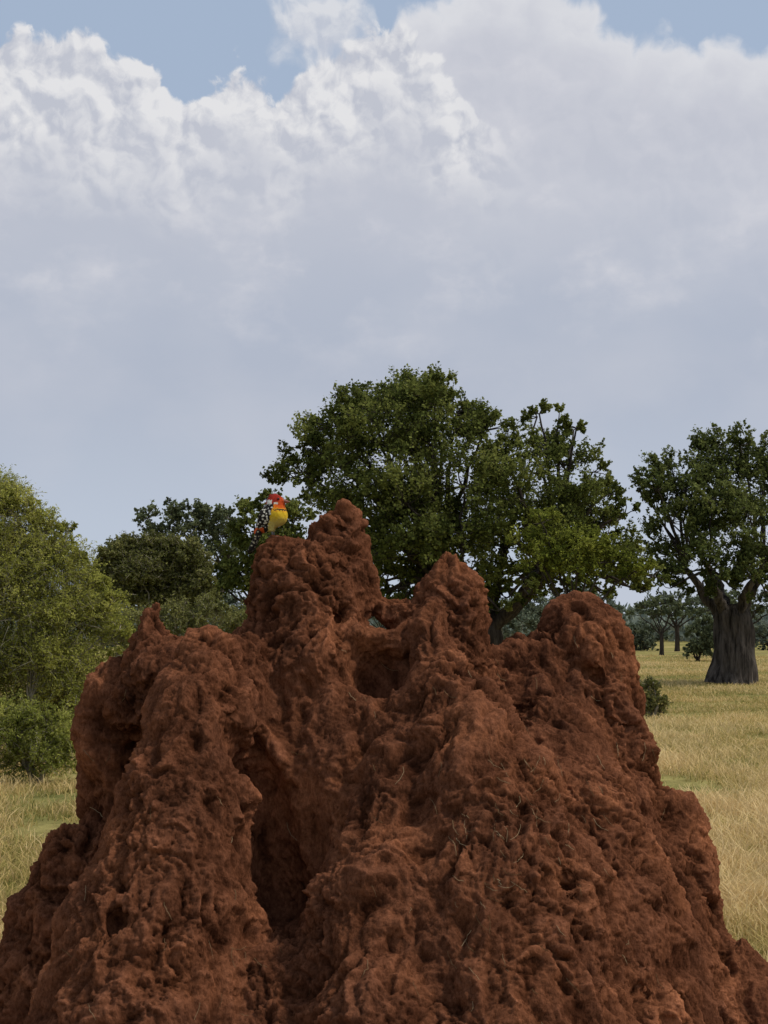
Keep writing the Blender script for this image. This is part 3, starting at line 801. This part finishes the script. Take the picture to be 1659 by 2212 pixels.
tree("umbrella_thorn_bush", "rounded dome-shaped olive thorn bush", "bush", 340, 42, .16, 1.2,
 [(340,1190,46),(290,1195,44),(250,1205,40),(390,1200,44),(425,1225,36),(300,1240,58),(370,1250,58),(240,1240,42),(430,1260,34),(330,1290,52),(260,1285,48),(400,1290,48),(440,1300,34),(215,1290,44)],
 olived, bark_g, leaf=(.085, .04), dens=230, sprays=9, leaves=12, seed=16, flat=.8, gap=-.7, stems=4, tintb=.0, outw=.5, limb_r=.03, clump=.24)
tree("thorn_bush", "tall feathery olive-green acacia thorn bush", "bush", 40, 24, .07, 1.0,
 [(-30,1080,75),(40,1125,66),(100,1150,46),(-110,1060,90),(135,1180,38),(10,1210,95),(110,1240,80),(180,1265,46),(215,1335,50),(150,1350,80),(50,1330,100),(-70,1250,120),
  (100,1440,88),(180,1430,46),(10,1450,100),(140,1510,62),(-80,1450,110),(60,1550,75),(245,1300,26),(255,1360,30),(0,1100,50),(190,1500,36),(20,1070,20,0,.6),(75,1095,18,0,.6),(150,1140,16,0,.6),(175,1205,20,0,.8),(212,1255,20,0,.8),(130,1565,60),(160,1600,42),(250,1420,30)],
 olive, bark_g, leaf=(.055, .018), dens=190, sprays=8, leaves=22, seed=17, gap=-.34, stems=6, twig_r=.005, clump=.33, tintb=.0, limb_r=.02, outw=1.1, droop=.25, slen=1.5)
tree("thorn_bush", "low yellow-green wispy bush in dry grass", "bush", 80, 20.5, .04, .5,
 [(60,1575,50),(120,1590,44),(20,1600,54),(90,1640,50),(140,1650,38),(-30,1590,60),(50,1660,46),(165,1615,28),(100,1555,38),(0,1550,44)],
 brighto, bark_g, leaf=(.045, .016), dens=320, sprays=8, leaves=20, seed=18, gap=-.3, stems=5, twig_r=.004, clump=.40, tintb=-.04, limb_r=.012, outw=1.1, droop=.25, slen=1.5)
tree("thorn_bush", "grey-green scrub bush behind the mound", "bush", 430, 33, .05, .8,
 [(300,1350,50),(380,1340,45),(460,1330,45),(520,1345,40),(240,1390,45),(420,1380,50),(500,1390,50),(330,1400,50)],
 olived, bark_g, leaf=(.07, .03), dens=130, sprays=8, leaves=13, seed=19, gap=-.4, stems=5, twig_r=.006, tintb=.25, droop=.3, slen=1.3)
tree("thorn_bush", "green shrub growing near the baobab trunk", "bush", 1508, 100, .1, .6,
 [(1500,1365,20),(1520,1350,22),(1530,1385,24),(1510,1400,24),(1540,1360,20),(1490,1410,16),(1525,1412,18)], hazyd, bark, leaf=(.18, .12), dens=40, sprays=8, leaves=9, seed=20, gap=-.3, stems=4, tintb=.0, limb_r=.02)
tree("thorn_bush", "small olive shrub standing in short grass", "bush", 1408, 36, .05, .3,
 [(1400,1490,24),(1385,1520,26),(1420,1515,24),(1410,1475,16),(1400,1540,26),(1425,1540,18)], olived, bark_g, leaf=(.06, .03), dens=240, sprays=8, leaves=10, seed=21, gap=-.5, stems=4, tintb=.15, limb_r=.012)
tree("thorn_bush", "low pale shrub on the plain beyond the mound", "bush", 1100, 75, .08, .9,
 [(1080,1330,34),(1130,1345,30),(1050,1350,30),(1110,1370,30),(1170,1360,24)], hazy, bark_g, leaf=(.16, .1), dens=24, sprays=8, leaves=9, seed=22, gap=-.5, stems=4)
rr_ = np.random.default_rng(99)
spec = []
for i in range(40):
    px = -150+i*52+rr_.uniform(-20, 20); dd = rr_.uniform(105, 210)
    spec.append((px, dd, rr_.uniform(.75, 1.3)))
k = 0
for px, dd, sc_ in spec:
    k += 1
    topy = 1361-(3.6*sc_)/um(dd)*1.0
    R = 1.5*sc_/um(dd)
    bush = k % 3 == 0
    if bush: topy = 1361-(1.2*sc_)/um(dd)
    lob = [(px+ox*R, topy+oy*R, R*q) for ox, oy, q in ((0, .7, .8), (-1.1, .95, .7), (1.1, .9, .72), (-.4, 1.4, .7), (.6, 1.5, .7), (1.8, 1.3, .5), (-1.8, 1.35, .5))]
    if bush: lob += [(px+ox*R, topy+oy*R, R*q) for ox, oy, q in ((-.9, 2.0, .7), (.8, 2.0, .7), (0, 2.3, .7))]
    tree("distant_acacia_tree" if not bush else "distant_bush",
         "far acacia tree with pale hazy green crown on the plain" if not bush else "far rounded hazy green bush on the plain",
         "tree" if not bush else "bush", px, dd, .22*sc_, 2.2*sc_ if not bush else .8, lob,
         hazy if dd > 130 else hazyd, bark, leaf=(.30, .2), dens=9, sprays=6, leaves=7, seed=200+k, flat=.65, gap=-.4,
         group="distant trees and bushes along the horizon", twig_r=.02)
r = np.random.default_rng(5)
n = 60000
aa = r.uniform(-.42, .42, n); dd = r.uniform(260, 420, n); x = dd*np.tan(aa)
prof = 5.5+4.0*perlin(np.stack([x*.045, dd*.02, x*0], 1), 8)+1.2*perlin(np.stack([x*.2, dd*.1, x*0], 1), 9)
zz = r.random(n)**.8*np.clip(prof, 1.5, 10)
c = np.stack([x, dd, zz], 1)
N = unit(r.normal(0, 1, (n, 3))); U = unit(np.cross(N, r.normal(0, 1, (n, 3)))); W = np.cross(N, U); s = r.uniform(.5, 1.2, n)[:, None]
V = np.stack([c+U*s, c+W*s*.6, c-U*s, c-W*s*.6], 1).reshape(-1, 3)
hz2 = leaf_mat("horizon_wood", [(0, (.14, .17, .14)), (.5, (.20, .23, .19)), (1, (.26, .285, .225))], .2)  # haze of the far distance is in the colour, no volume
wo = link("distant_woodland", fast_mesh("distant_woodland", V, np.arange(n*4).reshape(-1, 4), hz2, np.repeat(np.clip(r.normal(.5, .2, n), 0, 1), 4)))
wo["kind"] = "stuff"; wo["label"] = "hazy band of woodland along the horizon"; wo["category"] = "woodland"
print("verts", sum(len(o.data.vertices) for o in scene.objects if o.type == 'MESH'))
